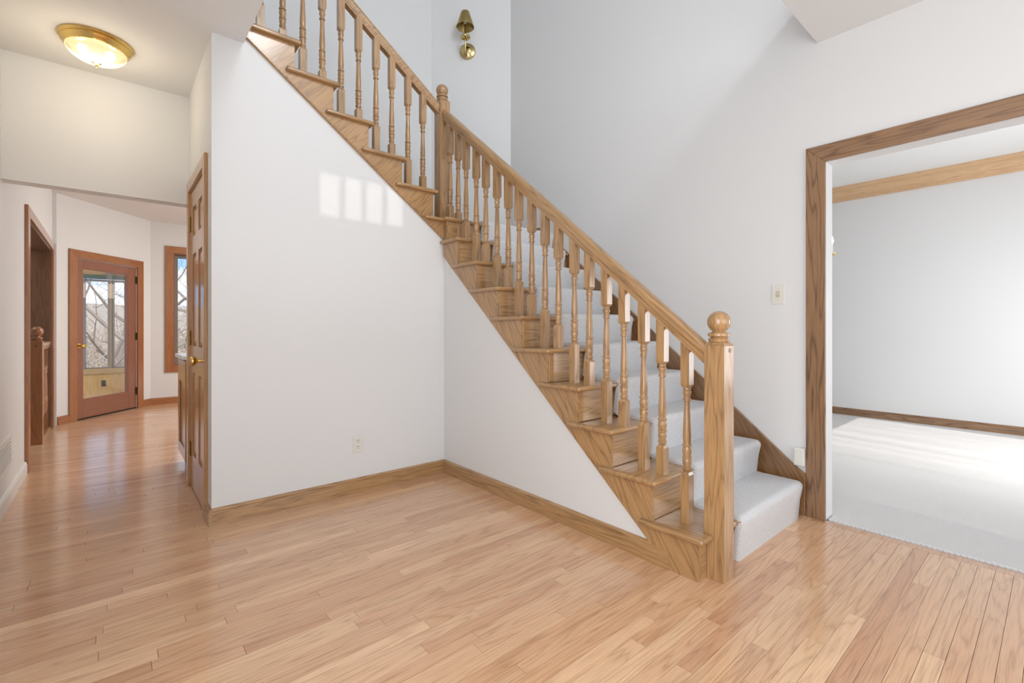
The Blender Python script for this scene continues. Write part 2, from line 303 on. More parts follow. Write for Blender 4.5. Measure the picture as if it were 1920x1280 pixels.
# ------------------------------------------------------------------ floor of separate oak strips
fl = struct(BOX(XL-.3, 3.3, -1.8, 8.6, -.12, -.0115).build('floor', GAP))
F_ = (math.cos(R(49.43)), math.sin(R(49.43))); RR = (F_[1], -F_[0])
def strip_mesh(v, f, x0, x1, y0, y1, z):
    n = len(v); c = .0002; zb = -.0115
    v += [(x0,y0,zb),(x1,y0,zb),(x1,y1,zb),(x0,y1,zb),(x0,y0,z-c),(x1,y0,z-c),(x1,y1,z-c),(x0,y1,z-c),(x0+c,y0+c,z),(x1-c,y0+c,z),(x1-c,y1-c,z),(x0+c,y1-c,z)]
    f += [tuple(n+i for i in q) for q in [(0,1,5,4),(1,2,6,5),(2,3,7,6),(3,0,4,7),(4,5,9,8),(5,6,10,9),(6,7,11,10),(7,4,8,11),(8,9,10,11)]]
def plank_obj(name, strips):
    v = []; f = []; rv = []
    for (x0, x1, y0, y1, z, r) in strips:
        k = len(f); strip_mesh(v, f, x0, x1, y0, y1, z); rv += [r]*(len(f)-k)
    me = bpy.data.meshes.new(name); me.from_pydata(v, [], f)
    a = me.attributes.new('rnd', 'FLOAT', 'FACE'); a.data.foreach_set('value', rv)
    me.materials.append(FLOOR); o = bpy.data.objects.new(name, me); COL.objects.link(o); o.parent = fl; return o
PW = .0571; G = .0006
strips = []
rows = int(math.ceil((8.55 + 1.75) / PW)); fr_ = random.Random(11)
for i in range(rows):
    y0 = -1.75 + i*PW; y1 = y0 + PW
    xs, xe = XL-.02, 3.055
    if y0 > .89: xe = XC if y0 < 1.10 else 1.96
    if y0 > YA: xe = XH+.05
    if y0 > 4.2: xe = 3.16
    if 5.18 < y0 < 7.2: xs = XL-.11
    x = xs - fr_.uniform(0, .9)
    while x < xe:
        ln = fr_.choice([.35, .5, .65, .8, 1.0, 1.2, 1.5])*fr_.uniform(.8, 1.2); x1 = min(x+ln, xe)
        if xe - x1 < .12: x1 = xe
        a = max(x, xs)
        if x1 - a > .05: strips.append((a+G, x1-G, y0+G, y1-G, fr_.uniform(-.0003, 0), fr_.random()))
        x = x1
ytop = -1.75 + PW*next(i for i in range(rows) if -1.75+i*PW > .89)
for k, (ya, yb) in enumerate([(-.79, .05), (.05, ytop)]):
    strips.append((3.056, XC+.003, ya+G, yb-G, 0, .2+.5*k))
def score(s):
    x, y = (s[0]+s[1])/2, (s[2]+s[3])/2
    best = 0
    for t in (0, .25, .5, .75, 1):
        xx = s[0]+(s[1]-s[0])*t; d = xx*F_[0]+y*F_[1]; l = xx*RR[0]+y*RR[1]
        if d < .5: continue
        px = 960+880.5*l/d; py = 613.5+880.5*1.105/d
        if -20 < px < 1940 and py < 1290: best = max(best, 1/d**2*(s[1]-s[0])**.25)
    if y > YA and x > XH: best = min(best, .001)
    return best
strips.sort(key=score, reverse=True)
for s in strips[:298]: plank_obj('plank', [s])
tag(plank_obj('plank_field', strips[298:]), kind='stuff')

# ------------------------------------------------------------------ baseboards
def base_profile(h=.095, t=.017): return [(0, 0), (t, 0), (t, h*.76), (t*.92, h*.79), (t*.75, h*.80), (t*.85, h*.86), (t*.6, h*.95), (t*.2, h), (0, h)]
def baseboard(name, p0, p1, mat, h=.095):
    # runs p0 -> p1, the room lies to the right of that direction
    p0, p1 = Vector((*p0, 0)), Vector((*p1, 0)); d = p1-p0; ln = d.length; d.normalize(); n = Vector((d.y, -d.x, 0))
    M = Matrix((( d.x, n.x, 0, p0.x), (d.y, n.y, 0, p0.y), (0, 0, 1, 0), (0, 0, 0, 1)))
    return struct(MB().prism([(a, b) for a, b in base_profile(h)], 'x', 0, ln).build(name, mat, M=M))
baseboard('baseboard_under_upper_flight', (XH, YA), (XB, YA), OAKX)
baseboard('baseboard_under_lower_flight', (XB, YA-.017), (XB, 1.16), OAKY)
baseboard('baseboard_hall_right', (XH, 3.215), (XH, YA-.017), OAKY)
baseboard('baseboard_left', (XL, FY), (XL, 5.07), TRIMW)
baseboard('baseboard_left_far', (XL, 7.60), (XL, 7.40+.0), HALLY) if False else None
o = baseboard('baseboard_angled_left', (0, 0), (.135, 0), HALLX); o.matrix_world = MA
o = baseboard('baseboard_angled_right', (1.238, 0), (1.384, 0), HALLX); o.matrix_world = MA
baseboard('baseboard_back', (.44, 8.428), (3.15, 8.428), HALLX)
baseboard('baseboard_parlour', (7.03, 4.1), (7.03, -1.15), CASY)
# crown moulding of the next room
struct(MB().prism([(7.03, 2.69), (7.005, 2.69), (7.005, 2.725), (6.985, 2.735), (6.985, 2.75), (6.96, 2.765), (6.945, 2.80), (6.945, 2.812), (6.925, 2.82), (6.915, 2.845), (6.915, 2.86), (7.03, 2.86)], 'y', -1.15, 4.1).build('trim_1', CROWN))

# ------------------------------------------------------------------ wide cased opening
tr_ = setting('trim_2')
t = .018; cw = .098
MB().prism([(OY1, 0), (OY1+cw, 0), (OY1+cw, OZ+cw), (OY1, OZ)], 'x', XC-t, XC).build('casing', CASZ, tr_, bevel=.002)
MB().prism([(OY0, 0), (OY0-cw, 0), (OY0-cw, OZ+cw), (OY0, OZ)], 'x', XC-t, XC).build('casing', CASZ, tr_, bevel=.002)
MB().prism([(OY1, OZ), (OY1+cw, OZ+cw), (OY0-cw, OZ+cw), (OY0, OZ)], 'x', XC-t, XC).build('casing', CASY, tr_, bevel=.002)

# ================================================================== STAIRCASE
ST = thing('staircase', 'oak staircase with turned balusters and pale carpet runner turning at a landing', 'staircase', (XB, 1.0, 0))
STL = Vector(ST.location)
def sb(mb, name, mat, parent=ST, **k):
    mb.v = [tuple(Vector(p) - STL) for p in mb.v]; return mb.build(name, mat, parent, **k)
ris = [1.018, 1.247, 1.486, 1.708, 1.943, 2.172, 2.400, 2.642, 2.871, 3.016]       # riser faces of the lower flight, the last is the landing's
tz = [.1935*1.0125*n for n in range(1, 10)] + [1.935]
XS = 1.935                                                                        # outer face of the stringer
XE = XC - .02
TH = .026
def tread(x0, x1, y0, y1, z, xl, yl, name='tread'):
    """tread with rounded nosing on the front (y0) and on the open side (x0)"""
    mb = MB().prism([(x0, y0), (x1, y0), (x1, y1), (xl, y1), (xl, yl), (x0, yl)], 'z', z-TH, z)
    return mb
for n in range(9):
    y0 = ris[n]-.032; y1 = ris[n+1]+.012; z = tz[n]; yl = ris[n+1]+.062
    if n == 0: mb = tread(1.905, XE, y0, y1, z, 1.96, yl)
    else: mb = tread(1.905, XE, y0, y1, z, 1.96, yl)
    if n == 0:   # first tread: wood stops at the newel
        mb = MB().prism([(1.905, y0), (2.004, y0), (2.004, 1.0315), (2.097, 1.0315), (2.097, y0), (XE, y0), (XE, y1), (1.96, y1), (1.96, yl), (1.905, yl)], 'z', z-TH, z)
    sb(mb, 'tread', OAKX if n else OAKY, bevel=.0105, seg=3, smooth=True)
    zb = tz[n-1] if n else 0
    sb(BOX(XS+.0165, XE if n else 2.004, ris[n], ris[n]+.018, zb+.001 if n else 0, z-TH), 'riser', OAKX, bevel=.001)
# riser of the first step behind the carpet
sb(BOX(2.097, XE, ris[0], ris[0]+.018, 0, tz[0]-TH), 'riser', OAKX)
# landing
sb(MB().prism([(1.905, ris[9]-.032), (XE, ris[9]-.032), (XE, 3.65), (2.53, 4.22), (1.0, 4.22), (1.0, 3.2), (1.77, 3.2), (1.77, 3.035), (1.905, 3.035)], 'z', tz[9]-TH, tz[9]), 'landing_tread', OAKX, bevel=.0105, seg=3, smooth=True)
sb(BOX(XS+.0165, XE, ris[9], ris[9]+.018, tz[8]+.001, tz[9]-TH), 'riser', OAKX, bevel=.001)
# lower stringer: sawtooth board
pts = [(1.157, 0), (ris[0]+.0, 0)]
for n in range(10):
    pts.append((ris[n], tz[n]-TH))
    if n < 9: pts.append((ris[n+1], tz[n]-TH))
pts += [(3.064, tz[9]-TH), (3.064, str_l(3.064))]
sb(MB().prism(pts, 'x', XS, XS+.016), 'stringer', OAKL)
# upper flight
ux = [1.845, 1.588, 1.339, 1.100, .863, .555]; uz = [2.135, 2.320, 2.503, 2.690, 2.866, 3.06]
YS = YA - .013
for k in range(5):
    x1 = ux[k]+.030; x0 = ux[k+1]-.012; xl = ux[k+1]-.052 if k < 4 else ux[k+1]
    mb = MB().prism([(x1, 3.033), (x1, 4.22), (x0, 4.22), (x0, 3.09), (xl, 3.09), (xl, 3.033)], 'z', uz[k]-TH, uz[k])
    sb(mb, 'tread', OAKX, bevel=.0105, seg=3, smooth=True)
    zb = uz[k-1] if k else tz[9]
    sb(BOX(ux[k]-.018, ux[k], YS+.0145, 4.22, zb+.001, uz[k]-TH), 'riser', OAKY, bevel=.001)
pts = [(XS+.0, str_u(XS)), (XS+.0, tz[9]-TH)]
pts += [(ux[0], tz[9]-TH)]
for k in range(5):
    pts.append((ux[k], uz[k]-TH)); pts.append((ux[k+1], uz[k]-TH))
pts.append((.555, str_u(.555)))
sb(MB().prism(pts, 'y', YS, YS+.014), 'stringer', OAKU)
# bead along the stringers' lower edges
e0, e1 = (XS, str_u(XS)), (.575, str_u(.575))
sb(MB().prism([e0, (e0[0], e0[1]+.016), (e1[0], e1[1]+.016), e1], 'y', YS-.009, YS), 'stringer_bead', OAKRU, bevel=.003)
# skirt on the wall
sk = [(.972, 0), (.972, .245), (1.037, .290), (1.37, .572), (2.151, 1.205), (2.882, 1.793), (3.212, 2.05), (3.655, 2.05), (3.655, 1.9), (3.30, 1.75), (1.25, .0)]
sb(MB().prism(sk, 'x', XE, XC-.0005), 'wall_skirt', OAKSK, bevel=.003)

# ---- newel posts
def newel(x, y, z0, ztop, ball, s=.0455):
    mb = MB().box(x-s, x+s, y-s, y+s, z0, ztop-.014)
    c = s-.010
    mb.add([(x-s,y-s,ztop-.014),(x+s,y-s,ztop-.014),(x+s,y+s,ztop-.014),(x-s,y+s,ztop-.014),(x-c,y-c,ztop),(x+c,y-c,ztop),(x+c,y+c,ztop),(x-c,y+c,ztop)], [(4,5,6,7),(0,1,5,4),(1,2,6,5),(2,3,7,6),(3,0,4,7)])
    p = sb(mb, 'newel_post', OAKZ, bevel=.0015)
    h = ball - ztop; r = .049
    pr = [(.040, 0), (.043, .006), (.044, .014), (.036, .019), (.034, .022), (.046, .027), (.047, .034), (.044, .040), (.031, .044), (.026, .050), (.027, .056)]
    zc = h - r
    for i in range(11):
        a = -1.0 + (math.pi/2+1.0)*i/10; pr.append((max(r*math.cos(a), .0005), zc + r*math.sin(a)))
    b = MB().lathe([(a, ztop+q) for a, q in pr], (x, y, 0), 24)
    sb(b, 'ball_finial', OAKZ, p, smooth=True)
    return p
NX, NY1, NY2 = 2.0505, .9845, 3.268
n1 = newel(NX, NY1, 0, 1.040, 1.178); n2 = newel(NX, NY2, tz[9], 2.945, 3.075)
MX = Matrix.Rotation(R(90), 4, 'X')
sb(MB().lathe([(.009, 0), (.0095, .002), (.007, .003), (.006, .0022)], (NX+.006, NY1-.0455, 1.004), 14, MX), 'wood_plug', simple('plug_wood', (.30, .26, .22), .4), n1, smooth=True)
# ---- handrails
prof = [(-.022, 0), (.022, 0), (.022, .010), (.026, .014), (.026, .024), (.031, .030), (.033, .040), (.033, .054), (.028, .064), (.018, .071), (0, .074), (-.018, .071), (-.028, .064), (-.033, .054), (-.033, .040), (-.031, .030), (-.026, .024), (-.026, .014), (-.022, .010)]
rail_l = lambda y: .950 + .8375*(y-1.051)
k = math.hypot(1, .8375)
v = [(NX+a, y, rail_l(y)+b*k) for y in (NY1+.045, NY2-.045) for a, b in prof]; n_ = len(prof)
sb(MB().add(v, [tuple(range(n_)), tuple(range(n_, 2*n_))] + [(i, (i+1) % n_, n_+(i+1) % n_, n_+i) for i in range(n_)]), 'handrail', OAKRL, smooth=True, auto=.5)
YR = NY2
rail_u = lambda x: 2.826 + .722*(2.002-x)
k = math.hypot(1, .722)
v = [(x, YR+a, rail_u(x)+b*k) for x in (NX-.045, .30) for a, b in prof]
sb(MB().add(v, [tuple(range(n_)), tuple(range(n_, 2*n_))] + [(i, (i+1) % n_, n_+(i+1) % n_, n_+i) for i in range(n_)]), 'handrail', OAKRU, smooth=True, auto=.5)
# ---- turned balusters
TURN = [(0,.0150),(.02,.0165),(.033,.0205),(.05,.0205),(.058,.0160),(.075,.0165),(.105,.0200),(.135,.0205),(.155,.0180),(.163,.0215),(.178,.0215),(.186,.0170),(.215,.0195),(.25,.0212),(.28,.0195),(.298,.0170),(.306,.0215),(.322,.0215),(.332,.0175),(.35,.0165),(.37,.0180),(.43,.0185),(.55,.0168),(.7,.0145),(.80,.0130),(.835,.0130),(.842,.0190),(.860,.0190),(.868,.0155),(.885,.0150),(.91,.0165),(.935,.0200),(.952,.0195),(.962,.0155),(.975,.0180),(.99,.0175),(1,.0150)]
def baluster(x, y, z0, hb, lt, topf, dirax, sgn, s=.0215):
    mb = MB(); c = .006
    zb = z0+hb
    mb.box(x-s, x+s, y-s, y+s, z0, zb-.012)
    def cap(za, zbb, s0, s1):
        mb.add([(x-s0,y-s0,za),(x+s0,y-s0,za),(x+s0,y+s0,za),(x-s0,y+s0,za),(x-s1,y-s1,zbb),(x+s1,y-s1,zbb),(x+s1,y+s1,zbb),(x-s1,y+s1,zbb)], [(0,3,2,1),(4,5,6,7),(0,1,5,4),(1,2,6,5),(2,3,7,6),(3,0,4,7)])
    cap(zb-.012, zb, s, s-c)
    zt = zb+lt
    mb.lathe([(r, zb+t*lt) for t, r in TURN], (x, y, 0), 14)
    cap(zt, zt+.012, s-c, s)
    q = [(x-s,y-s),(x+s,y-s),(x+s,y+s),(x-s,y+s)]
    mb.add([(a, b, zt+.012) for a, b in q] + [(a, b, topf(b if dirax == 'y' else a)+.004) for a, b in q], [(0,3,2,1),(4,5,6,7),(0,1,5,4),(1,2,6,5),(2,3,7,6),(3,0,4,7)])
    return sb(mb, 'baluster', OAKZ, smooth=True, auto=.55)
LT = .395
by = [(0, 1.136, 1)]
for n in range(1, 9): by += [(n, 1.0195+.2349*n+.0, 0), (n, 1.136+.2349*n, 1)]
fy = {1:(1.265,1.370),2:(1.490,1.605),3:(1.725,1.837),4:(1.965,2.079),5:(2.200,2.324),6:(2.433,2.554),7:(2.683,2.799),8:(2.929,3.036)}
by = [(0, 1.136, 1)] + [(n, fy[n][j], j) for n in range(1, 9) for j in (0, 1)] + [(9, 3.149, 0)]
for n, y, back in by: baluster(NX, y, tz[n], .235 if back else .140, LT, rail_l, 'y', 1)
bx = [(0,1.872,0),(0,1.742,1),(1,1.607,0),(1,1.483,1),(2,1.351,0),(2,1.225,1),(3,1.097,0),(3,.971,1),(4,.847,0),(4,.716,1)]
for n, x, back in bx: baluster(x, YR, uz[n], .265 if back else .165, LT+.01, rail_u, 'x', 1)

# ---- carpet runner: one padded strip down the lower flight and over the landing's edge
def runner_profile():
    P = []; th = .024
    for n in range(10):
        nose = ris[n]-.032-th; z = tz[n]+th
        zl = (tz[n-1]+th) if n else 0.0
        P.append((ris[n]-.032, zl))
        P.append((nose+.014, zl+(z-zl)*.5)); r = .034
        for i in range(7):
            a = math.pi - (math.pi/2)*i/6
            P.append((nose+r+r*math.cos(a), z-r+r*math.sin(a)))
        if n < 9: P.append((ris[n+1]-.055, z+.001))
    P.append((3.60, tz[9]+th))
    return P
P = runner_profile()
xa, xb = 2.247, 3.040
U = [(y+.012 if i % 1 == 0 else y, z) for i, (y, z) in enumerate(P)]
cs = [(xa, -.014), (xa+.006, -.004), (xa+.018, 0), (xb-.02, 0), (xb-.006, -.004), (xb, -.014)]
v = []; f = []
# normals of the profile in (y,z)
nm = []
for i in range(len(P)):
    a = P[max(i-1, 0)]; b = P[min(i+1, len(P)-1)]; d = (b[0]-a[0], b[1]-a[1]); l = math.hypot(*d) or 1; nm.append((-d[1]/l, d[0]/l))
full = cs + [(xb, -.034), (xa, -.034)]
for (y, z), (ny, nz) in zip(P, nm):
    for x, o_ in full: v.append((x, y+ny*o_, max(z+nz*o_, 0.0)))
m_ = len(full)
for i in range(len(P)-1):
    for j in range(m_): f.append((i*m_+j, i*m_+(j+1) % m_, (i+1)*m_+(j+1) % m_, (i+1)*m_+j))
f += [tuple(range(m_)), tuple((len(P)-1)*m_+j for j in range(m_))]
tag(sb(MB().add(v, f), 'carpet_runner', CARPET, smooth=True, auto=1.2), 'pale grey carpet runner over the lower steps')

# ================================================================== WALL FITTINGS
def plate(name, label, cat, M, wd=.070, h=.115, kind='switch'):
    t = thing(name, label, cat); t.matrix_world = M
    BOX(-wd/2, wd/2, -.006, 0, -h/2, h/2).build('cover_plate', PLATE, t, bevel=.003, seg=2)
    if kind == 'switch':
        BOX(-.011, .011, -.0075, -.004, -.019, .019).build('toggle_well', TOG, t, bevel=.001)
        MB().prism([(-.0075, -.006), (-.020, .004), (-.019, .010), (-.0075, .008)], 'x', -.005, .005).build('toggle', PLATE, t, bevel=.001)
        for z in (-.032, .032): MB().lathe([(.003, 0), (.003, .0015), (.0005, .002)], (0, -.0058, z), 8, MX).build('screw', TOG, t)
    else:
        for z in (-.0205, .0205):
            MB().lathe([(.0165, 0), (.0165, .002), (.0155, .003)], (0, -.0055, z), 18, MX).build('socket_face', PLATE, t)
            BOX(-.0075, -.0045, -.0092, -.0080, z+.001, z+.010).build('slot', SLOT, t); BOX(.0045, .0075, -.0092, -.0080, z+.001, z+.009).build('slot', SLOT, t)
            MB().lathe([(.0028, 0), (.0028, .0009)], (0, -.0082, z-.0075), 8, MX).build('ground_hole', SLOT, t)
        MB().lathe([(.0025, 0), (.0025, .0012)], (0, -.0058, 0), 8, MX).build('screw', PLATE, t)
    return t
plate('wall_outlet', 'ivory duplex outlet low on the white wall under the stairs', 'outlet', Matrix.Translation((1.267, YA, .320)), kind='outlet', h=.112)
MC = Matrix.Rotation(R(-90), 4, 'Z')    # local -y faces -x
plate('light_switch', 'ivory toggle switch plate on the wall left of the wide oak doorway', 'switch', Matrix.Translation((XC, 1.125, 1.307)) @ MC, wd=.072, h=.12)
ch = thing('chime_box', 'small white plastic box low on the wall where the skirt meets the casing', 'box', (XC, 1.0, .343))
BOX(-.034, -.0005, -.028, .030, -.052, .052).build('housing', WHITEP, ch, bevel=.004, seg=2)
BOX(-.0365, -.034, -.020, .022, -.043, .043).build('face', PLATE, ch, bevel=.001)
# wall vent on the left
vt = thing('wall_vent', 'white louvered return-air grille low on the left hall wall', 'vent', (XL, 4.19, .32))
mb = MB(); mb.box(0, .008, -.22, .22, .075, .10); mb.box(0, .008, -.22, .22, -.10, -.075); mb.box(0, .008, -.22, -.19, -.075, .075); mb.box(0, .008, .19, .22, -.075, .075)
mb.build('vent_frame', TRIMW, vt, bevel=.001); BOX(.0003, .0012, -.19, .19, -.075, .075).build('vent_backing', simple('vent_shadow', (.10, .10, .10), .8), vt)
for i in range(7):
    z = -.064+i*.0213; MB().prism([(.0015, z-.001), (.0075, z-.006), (.0085, z-.004), (.0085, z+.001), (.0025, z+.004), (.0015, z+.004)], 'y', -.19, .19).build('louver', TRIMW, vt)
# sconce on the clipped corner of the landing
d45 = Vector((-.7071, .7071, 0)); nrm = Vector((-.7071, -.7071, 0))
pc = Vector((XC, 3.655, 0)) + d45*.445 + Vector((0, 0, 3.94))
sc_ = thing('wall_sconce', 'brass sconce with cone shade high on the landing corner wall', 'sconce'); sc_.matrix_world = Matrix.Translation(pc) @ Matrix.Rotation(R(-45), 4, 'Z')
MB().lathe([(.083, 0), (.083, .006), (.078, .016), (.060, .022), (.045, .032), (.030, .042), (.012, .046), (.004, .046)], (0, 0, 0), 28, MX).build('backplate', SBRASS, sc_, smooth=True)
MB().tube([(0, -.03, 0), (0, -.055, -.03), (0, -.085, -.070), (0, -.12, -.066), (0, -.138, -.02), (0, -.14, .05)], .0075, 10).build('arm', SBRASS, sc_, smooth=True)
MB().lathe([(.008, .05), (.045, .058), (.050, .068), (.046, .070), (.014, .062), (.011, .075), (.011, .19), (.002, .19)], (0, -.14, 0), 20).build('candle_cup', SBRASS, sc_, smooth=True)
MB().lathe([(.040, .31), (.086, .165), (.088, .163), (.0885, .166), (.042, .313), (.012, .318), (.012, .315), (.039, .310), ], (0, -.14, 0), 28).build('shade', BRASSD, sc_, smooth=True)
MB().lathe([(.004, .19), (.014, .205), (.016, .225), (.010, .25), (.002, .27)], (0, -.14, 0), 12).build('bulb', simple('frosted_bulb', (.85, .83, .78), .3), sc_, smooth=True)

# ---- ceiling light
lp = thing('ceiling_light', 'round brass flush ceiling light with ribbed glass bowl', 'ceiling light', (-.058, 3.62, CZ))
MB().lathe([(.168, 0), (.170, -.006), (.164, -.014), (.158, -.018), (.160, -.024), (.152, -.036), (.142, -.044), (.140, -.050), (.132, -.052), (.128, -.040), (.05, -.02), (.02, -.02)], (0, 0, 0), 48).build('brass_ring', BRASS, lp, smooth=True, auto=.9)
mbg, ntg2, b2 = newmat('lit_ribbed_glass')
b2.inputs['Base Color'].default_value = (.95, .93, .88, 1); b2.inputs['Roughness'].default_value = .15; b2.inputs['Emission Color'].default_value = (1, .86, .6, 1); b2.inputs['Emission Strength'].default_value = .55
tr2 = ntg2.nodes.new('ShaderNodeBsdfTransparent'); mx2 = ntg2.nodes.new('ShaderNodeMixShader'); mx2.inputs[0].default_value = .45
ntg2.links.new(tr2.outputs[0], mx2.inputs[1]); ntg2.links.new(b2.outputs[0], mx2.inputs[2]); ntg2.links.new(mx2.outputs[0], ntg2.nodes['Material Output'].inputs[0])
v = []; f = []; seg = 120; rg = 9
for i in range(rg):
    a = i/(rg-1)*math.pi/2*.97; r = .136*math.cos(a); z = -.048-.072*math.sin(a)
    for k in range(seg):
        q = 2*math.pi*k/seg; rr = r*(1+(.012 if k % 2 else 0)); v.append((rr*math.cos(q), rr*math.sin(q), z))
for i in range(rg-1):
    for k in range(seg): f.append((i*seg+k, i*seg+(k+1) % seg, (i+1)*seg+(k+1) % seg, (i+1)*seg+k))
MB().add(v, f).build('glass_bowl', mbg, lp)
MB().lathe([(.004, -.112), (.021, -.116), (.022, -.120), (.012, -.127), (.006, -.131), (.008, -.138), (.005, -.145), (.0005, -.147)], (0, 0, 0), 16).build('finial', BRASS, lp, smooth=True)
mb_, ntb, bbm = newmat('lit_bulb'); bbm.inputs['Emission Color'].default_value = (1, .85, .6, 1); bbm.inputs['Emission Strength'].default_value = 6
for x in (-.06, .06): MB().lathe([(.002, -.03), (.02, -.04), (.026, -.06), (.018, -.08), (.002, -.088)], (x, 0, 0), 12).build('bulb', mb_, lp, smooth=True)
pl = bpy.data.lights.new('ceiling_light_glow', 'POINT'); pl.energy = 3.3; pl.color = (1, .86, .64); pl.shadow_soft_size = .10
po = bpy.data.objects.new('ceiling_light_glow', pl); COL.objects.link(po); po.location = (-.058, 3.62, CZ-.20)

# ================================================================== HALL
# ---- closet door (opens off the hall), six panels
cd = setting('door_1', (XH, 3.62, 0))
# local: x into the wall, y along hall
MB().prism([(-.407, 0), (-.335, 0), (-.335, 2.045), (-.407, 2.117)], 'x', -.018, 0).build('casing', CLOS, cd, bevel=.003)
MB().prism([(.407, 0), (.335, 0), (.335, 2.045), (.407, 2.117)], 'x', -.018, 0).build('casing', CLOS, cd, bevel=.003)
MB().prism([(-.407, 2.117), (-.335, 2.045), (.335, 2.045), (.407, 2.117)], 'x', -.018, 0).build('casing', CLOSY, cd, bevel=.003)
mb = MB(); mb.box(-.004, .10, -.335, -.325, 0, 2.045); mb.box(-.004, .10, .325, .335, 0, 2.045); mb.box(-.004, .10, -.325, .325, 2.037, 2.045); mb.build('jamb', CLOS, cd)
dl = MB()
ys_ = [(-.322, -.225), (-.050, .050), (.225, .322)]
for a, b in ys_: dl.box(-.002, .033, a, b, .01, 2.033)
rails = [(.01, .24), (.80, .98), (1.60, 1.72), (1.915, 2.033)]
for a, b in rails:
    for (p, q) in ((-.225, -.05), (.05, .225)): dl.box(-.002, .033, p, q, a, b)
sl = dl.build('door_slab', CLOS, cd)
for (p, q) in ((-.225, -.05), (.05, .225)):
    for (a, b) in ((.24, .80), (.98, 1.60), (1.72, 1.915)):
        MB().add([(.014,p,a),(.014,q,a),(.014,q,b),(.014,p,b),(.004,p+.03,a+.03),(.004,q-.03,a+.03),(.004,q-.03,b-.03),(.004,p+.03,b-.03)], [(0,1,5,4),(1,2,6,5),(2,3,7,6),(3,0,4,7),(4,5,6,7),(0,3,2,1)]).build('panel', CLOS, cd)
MYm = Matrix.Rotation(R(-90), 4, 'Y')
MB().lathe([(.030, 0), (.030, .004), (.012, .008), (.010, .03), (.018, .036), (.028, .048), (.029, .060), (.022, .070), (.004, .072)], (-.002, -.262, .905), 20, MYm).build('door_knob', BRASS, cd, smooth=True)
for z in (.26, 1.03, 1.82):
    MB().lathe([(.006, -.05), (.007, -.05), (.007, .05), (.003, .055)], (-.008, .328, z), 8).build('hinge', BRASSD, cd)
# ---- cabinet past the closet
kb = thing('kitchen_cabinet', 'wooden cabinet end with white counter just past the closet door', 'cabinet', (.44, 4.5, 0))
BOX(.0, .62, -.26, .235, .09, .86).build('body', CLOS, kb, bevel=.002); BOX(.03, .62, -.26, .20, 0, .09).build('toe_kick', JAMBZ, kb)
mb = MB(); mb.box(-.014, 0, -.26, -.20, .10, .85); mb.box(-.014, 0, .175, .235, .10, .85); mb.box(-.014, 0, -.20, .175, .10, .18); mb.box(-.014, 0, -.20, .175, .68, .85); mb.build('end_panel_frame', CLOS, kb, bevel=.003)
BOX(-.03, .65, -.27, .275, .862, .89).build('countertop', COUNTER, kb, bevel=.004, seg=2)
# ---- cased opening to the lower stairs on the left
ol = setting('trim_3')
MB().prism([(5.20, 0), (5.08, 0), (5.08, 2.035), (5.20, 1.955)], 'x', XL, XL+.022).build('casing', HALLZ, ol, bevel=.002)
MB().prism([(7.20, 0), (7.30, 0), (7.30, 2.035), (7.20, 1.955)], 'x', XL, XL+.022).build('casing', HALLZ, ol, bevel=.002)
MB().prism([(5.20, 1.955), (5.08, 2.035), (7.30, 2.035), (7.20, 1.955)], 'x', XL, XL+.022).build('casing', HALLY, ol, bevel=.002)
BOX(XL-.19, XL, 7.185, 7.20, 0, 1.955).build('jamb', JAMBZ, ol); BOX(XL-.19, XL, 5.20, 5.215, 0, 1.955).build('jamb', JAMBZ, ol); BOX(XL-.19, XL, 5.215, 7.185, 1.94, 1.955).build('jamb', JAMBZ, ol)
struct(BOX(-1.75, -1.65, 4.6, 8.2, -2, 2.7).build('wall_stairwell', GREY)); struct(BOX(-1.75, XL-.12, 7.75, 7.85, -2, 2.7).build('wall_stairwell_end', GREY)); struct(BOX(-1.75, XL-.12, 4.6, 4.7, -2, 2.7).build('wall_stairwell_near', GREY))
struct(BOX(-1.7, XL-.1, 4.6, 8, 2.62, 2.7).build('ceiling_stairwell_lower', CEIL))
gr = thing('guard_railing', 'short oak guard railing with ball-topped newel in the left hall opening', 'railing', (-.525, 6.30, 0))
mb = MB().box(-.043, .043, -.043, .043, 0, .975); pn = mb.build('newel_post', HALLZ, gr, bevel=.003)
pr = [(.036, .975), (.040, .985), (.030, .99), (.042, .998), (.042, 1.006), (.026, 1.014), (.024, 1.022)]
for i in range(10):
    a = -1.0+(math.pi/2+1)*i/9; pr.append((max(.048*math.cos(a), .0005), 1.065+.048*math.sin(a)))
MB().lathe(pr, (0, 0, 0), 20).build('ball_finial', HALLZ, pn, smooth=True)
MB().lathe([(.009, 0), (.009, .003), (.004, .003)], (0, -.043, .93), 10, MX).build('wood_plug', JAMBZ, pn)
v = [(a, y, .885+b) for y in (.043, .885) for a, b in prof]
MB().add(v, [tuple(range(n_)), tuple(range(n_, 2*n_))] + [(i, (i+1) % n_, n_+(i+1) % n_, n_+i) for i in range(n_)]).build('handrail', OAKY, gr, smooth=True, auto=.5)
BOX(-.03, .03, .043, .885, 0, .022).build('shoe_rail', OAKY, gr, bevel=.003)
for i in range(6):
    y = .15+i*.13; mb = MB(); s = .016
    mb.box(-s, s, y-s, y+s, .022, .20); mb.lathe([(r*.8, .20+t*.5) for t, r in TURN], (0, y, 0), 10); mb.box(-s, s, y-s, y+s, .70, .887)
    mb.build('baluster', HALLZ, gr, smooth=True, auto=.55)
